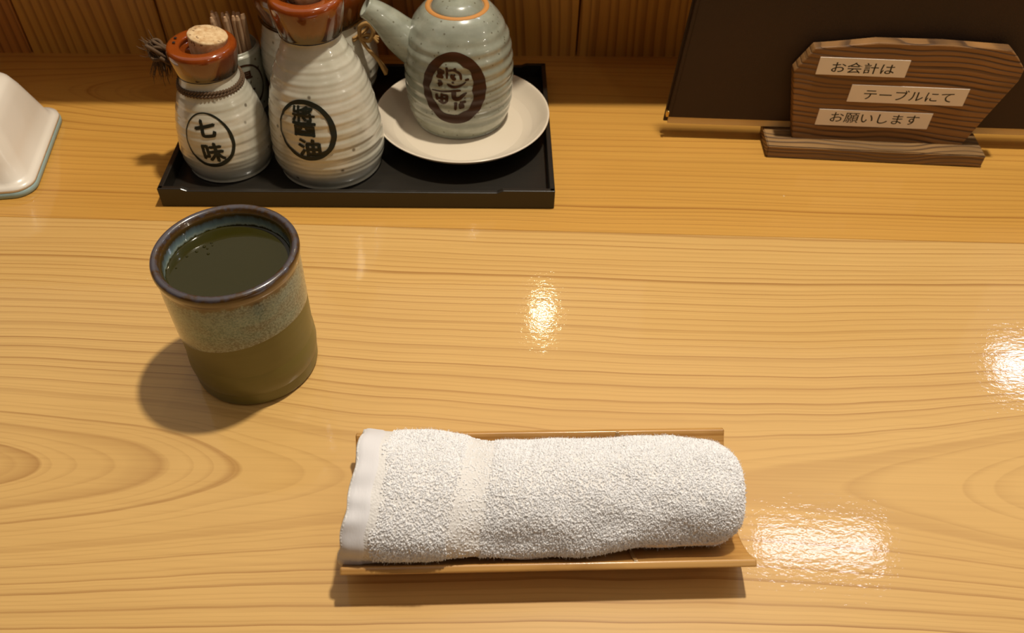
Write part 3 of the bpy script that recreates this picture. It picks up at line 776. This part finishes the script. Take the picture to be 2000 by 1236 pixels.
# ================================================================= BAMBOO TRAY + TOWEL
PROT = R(2.87)
bt = empty('bamboo_towel_tray', (.0184, .2198, 0), PROT)
tag(bt, 'curved split-bamboo tray under the rolled white towel', 'towel tray')
RO, SAG, HW, LEN, TK = .0475, .0200, .0392, .0948, .0036
def trough(name, x0, x1, r_out, tk, mat, parent, a_max, nx=2, na=40, squash=1.0):
    V, F = [], []
    sec_ = []
    for i in range(na + 1):
        a = -a_max + 2 * a_max * i / na; sec_.append((r_out * math.sin(a), r_out - r_out * math.cos(a)))
    e0 = sec_[0]
    inner = []
    for i in range(na + 1):
        a = a_max - 2 * a_max * i / na; q = r_out - tk; inner.append((q * math.sin(a), r_out - q * math.cos(a)))
    loop = sec_ + inner
    n = len(loop)
    xs = [x0, x0 + .0006] + list(np.linspace(x0, x1, nx + 2)[1:-1]) + [x1 - .0006, x1]
    cxm = sum(y for y, z in loop) / n; czm = sum(z for y, z in loop) / n
    for ix, x in enumerate(xs):
        for y, z in loop: V.append((x, y, z))
    for i in range(len(xs) - 1):
        for j in range(n):
            k = (j + 1) % n; F.append((i * n + j, (i + 1) * n + j, (i + 1) * n + k, i * n + k))
    h = na + 1
    for i, s_ in ((0, 1), (len(xs) - 1, -1)):
        for j in range(na):
            f = (i * n + j, i * n + j + 1, i * n + n - 2 - j, i * n + n - 1 - j)
            F.append(f if s_ > 0 else f[::-1])
    o = mesh_obj(name, V, F, mat, parent)
    bm = bmesh.new(); bm.from_mesh(o.data); bmesh.ops.recalc_face_normals(bm, faces=bm.faces[:])
    sharp = [e for e in bm.edges if len(e.link_faces) == 2 and e.calc_face_angle(0) > R(40)]
    bmesh.ops.bevel(bm, geom=sharp, offset=.0007, segments=2, profile=.5, affect='EDGES'); bm.to_mesh(o.data); bm.free()
    o.data.polygons.foreach_set('use_smooth', [True] * len(o.data.polygons)); o.data.set_sharp_from_angle(angle=R(50))
    return o
AM = math.asin(HW / RO) if HW < RO else 1.0
trough('bamboo_shell', -LEN, LEN, RO, TK, M['bamboo'], bt, AM)
nr = trough('node_ring', .0385, .0400, RO + .0003, TK + .0008, M['bamboo_edge'], bt, AM - .01)

# towel
def tw_center(x):   # world x -> centre y, half width a, (fit to the roll's outline)
    X_ = [-.085, -.07, -.05, -.02, .0, .03, .06, .09, .105, .12]
    Y_ = [.2155, .2153, .2142, .2136, .2138, .2155, .2182, .2203, .2207, .2208]
    A_ = [.0327, .0324, .0317, .0297, .0283, .0280, .0268, .0250, .0243, .0243]
    return np.interp(x, X_, Y_), np.interp(x, X_, A_)
XL, XR = -.0735, .1105
def tw_pt(u, ph, off=0.0):
    """u 0..1 along the roll, ph angle; returns point"""
    # end rounding on the right, hem on the left
    x = XL + (XR - XL) * u
    cy, a = tw_center(x); b = .0215
    d = (XR - x) / .014
    k = 1.0
    if d < 1: k = math.sqrt(max(0, 1 - (1 - d) ** 2)) * .55 + .45 if d > 0 else .45
    lump = .0026 * noise.noise(Vector((x * 26, math.cos(ph) * 1.3, math.sin(ph) * 1.3))) + .0010 * noise.noise(Vector((x * 60 + 5, math.cos(ph) * 2.2, math.sin(ph) * 2.2)))
    # soft dent by the border stripe, ripples along the hem
    s_ = math.sin(ph)
    lump += -.0016 * math.exp(-((x + .010 + .004 * s_) / .010) ** 2) * (0.4 + .6 * max(0, s_))
    hem = max(0, min(1, (-.058 - x) / .012))
    lump += hem * .00045 * math.sin(ph * 13 + 2 * math.sin(ph * 3)) + hem * .0006
    # step of the outer flap
    lump += .0011 * (1 / (1 + math.exp((x + .030) / .003)))
    xe = x + (0.0048 * (-math.cos(ph)) * -1 if False else 0)
    # slanted left edge
    xs = x + (1 - u) ** 3 * (.0035 * math.sin(ph) + .0015 * math.cos(ph) + .0006 * math.sin(ph * 9))
    n_ = Vector((0, math.cos(ph) / a, math.sin(ph) / b)).normalized()
    zc = .0272
    y = cy + a * k * math.cos(ph); z = zc + b * k * math.sin(ph)
    q = Vector((xs, y, z)) + n_ * (lump * k + off)
    return q, n_
towel = empty('rolled_towel', (0, 0, 0)); tag(towel, 'rolled white terry cloth hand towel lying in the bamboo tray', 'towel')
NU, NP = 200, 140
V, F = [], []
for i in range(NU + 1):
    for j in range(NP):
        V.append(tw_pt(i / NU, 2 * PI * j / NP)[0])
for i in range(NU):
    for j in range(NP):
        k = (j + 1) % NP; F.append((i * NP + j, i * NP + k, (i + 1) * NP + k, (i + 1) * NP + j))
# left end: folds inward, right end: rounded in
def endcap(i, dx):
    base = [Vector(V[i * NP + j]) for j in range(NP)]; c = sum(base, Vector()) / NP
    prev = [i * NP + j for j in range(NP)]
    for f_, ddx in ((.94, dx * .2), (.86, -dx * .6), (.80, 0), (.72, dx * .1), (.64, -dx * .8), (.56, 0), (.4, -dx * .8), (.2, -dx)):
        st = len(V)
        for q in base: V.append(c + (q - c) * f_ + Vector((ddx, 0, 0)))
        for j in range(NP):
            k = (j + 1) % NP; F.append((prev[j], prev[k], st + k, st + j) if dx > 0 else (prev[k], prev[j], st + j, st + k))
        prev = [st + j for j in range(NP)]
    F.append(tuple(prev))
endcap(0, -.0016); endcap(NU, .0016)
def towel_mat():
    q = NT('terry_cloth'); n1 = q.noise(q.co(), 700, 3, .6); v = q.vor(q.co(), 900)
    q.P(col=srgb(232, 228, 224), rough=.95, spec=.1, sheen=.1, nrm=q.bump(v[0], .5, .0006)); return q.m
M['towel'] = towel_mat()
q = NT('cotton_pile'); q.P(col=srgb(244, 245, 250), rough=.95, spec=.05)
tr = q.n('ShaderNodeBsdfTranslucent'); tr.inputs[0].default_value = (.93, .92, .89, 1); mx = q.n('ShaderNodeMixShader'); mx.inputs[0].default_value = .5
q.t.links.new(q.b.outputs[0], mx.inputs[1]); q.t.links.new(tr.outputs[0], mx.inputs[2]); q.t.links.new(mx.outputs[0], q.t.nodes['Material Output'].inputs[0])
M['pile'] = q.m
M['nub'] = simple('cotton_nub', srgb(246, 245, 246), .95, spec=.05)
tb = mesh_obj('towel_roll', V, F, M['towel'], towel, True)
bm = bmesh.new(); bm.from_mesh(tb.data); bmesh.ops.recalc_face_normals(bm, faces=bm.faces[:]); bm.to_mesh(tb.data); bm.free()
# smooth hem band and the seam line beside it
V, F = [], []
for i in range(8):
    for j in range(NP): V.append(tw_pt(.0 + .0022 + i * .0085, 2 * PI * j / NP, .0004 if 0 < i < 7 else -.0002)[0])
for i in range(7):
    for j in range(NP):
        k = (j + 1) % NP; F.append((i * NP + j, i * NP + k, (i + 1) * NP + k, (i + 1) * NP + j))
hemq = NT('hem_cloth'); nn = hemq.noise(hemq.co(scale=(900, 300, 300)), 1, 2); hemq.P(col=srgb(228, 225, 226), rough=.9, spec=.1, nrm=hemq.bump(nn, .3, .0003))
hm = mesh_obj('hem', V, F, hemq.m, towel, True)
# terry pile: small cotton nubs over the roll, plus loose fibre ends
rng = random.Random(3)
V, F = [], []
def in_stripe(x, ph, e):
    return (-.0235 + .0035 * math.cos(ph) + e) < x < (-.0085 + .0025 * math.cos(ph) + e)
for _ in range(64000):
    u = rng.random(); ph = rng.uniform(-PI * .62 - .6, PI * 1.05); x = XL + (XR - XL) * u
    if x < -.0585 + .0015 * math.sin(ph * 4) + rng.uniform(-.0012, .0012): continue
    low = in_stripe(x, ph, rng.uniform(-.001, .001))
    if low and rng.random() < .75: continue
    q, n_ = tw_pt(u, ph)
    if x > XR - .014: n_ = (n_ + Vector((1, 0, 0)) * (x - (XR - .014)) / .014 * .9).normalized()
    t1 = n_.orthogonal().normalized(); a = rng.uniform(0, 6.28); t1 = (t1 * math.cos(a) + n_.cross(t1) * math.sin(a)); t2 = n_.cross(t1)
    h = rng.uniform(.0005, .0011) * (.5 if low else 1); w_ = rng.uniform(.00022, .00040); l_ = w_ * rng.uniform(1.0, 1.9)
    lean = t1 * rng.uniform(-.0003, .0003) + t2 * rng.uniform(-.0003, .0003)
    b0 = len(V)
    for k, (hh, ww) in enumerate(((-.0003, .9), (h * .6, 1.0))):
        c = q + n_ * hh + lean * k
        V += [c + t1 * l_ * ww, c + t2 * w_ * ww, c - t1 * l_ * ww, c - t2 * w_ * ww]
    V.append(q + n_ * h + lean * 1.6)
    for k in range(4):
        k2 = (k + 1) % 4
        F.append((b0 + k, b0 + k2, b0 + 4 + k2, b0 + 4 + k)); F.append((b0 + 4 + k, b0 + 4 + k2, b0 + 8))
nubs = mesh_obj('terry_pile', V, F, M['nub'], towel, True); nubs['kind'] = 'stuff'
V, F = [], []
for _ in range(16000):
    u = rng.random(); ph = rng.uniform(-PI * .62 - .6, PI * 1.05); x = XL + (XR - XL) * u
    if x < -.0575 or in_stripe(x, ph, 0): continue
    q, n_ = tw_pt(u, ph)
    if x > XR - .014: n_ = (n_ + Vector((1, 0, 0)) * (x - (XR - .014)) / .014 * .9).normalized()
    L_ = rng.uniform(.0010, .0021)
    t1 = Vector((rng.uniform(-1, 1), rng.uniform(-1, 1), rng.uniform(-1, 1))); t1 -= n_ * t1.dot(n_); t1.normalize(); t2 = n_.cross(t1)
    w_ = rng.uniform(.00005, .00010); b0 = len(V)
    c_a = q; c_b = q + n_ * L_ * .7 + t1 * L_ * .25; c_c = q + n_ * L_ * .95 + t1 * L_ * .6
    V += [c_a - t2 * w_, c_a + t2 * w_, c_b - t2 * w_, c_b + t2 * w_, c_c - t2 * w_ * .7, c_c + t2 * w_ * .7]
    F += [(b0, b0 + 1, b0 + 3, b0 + 2), (b0 + 2, b0 + 3, b0 + 5, b0 + 4)]
pl = mesh_obj('fibre_ends', V, F, M['pile'], towel, True); pl['kind'] = 'stuff'
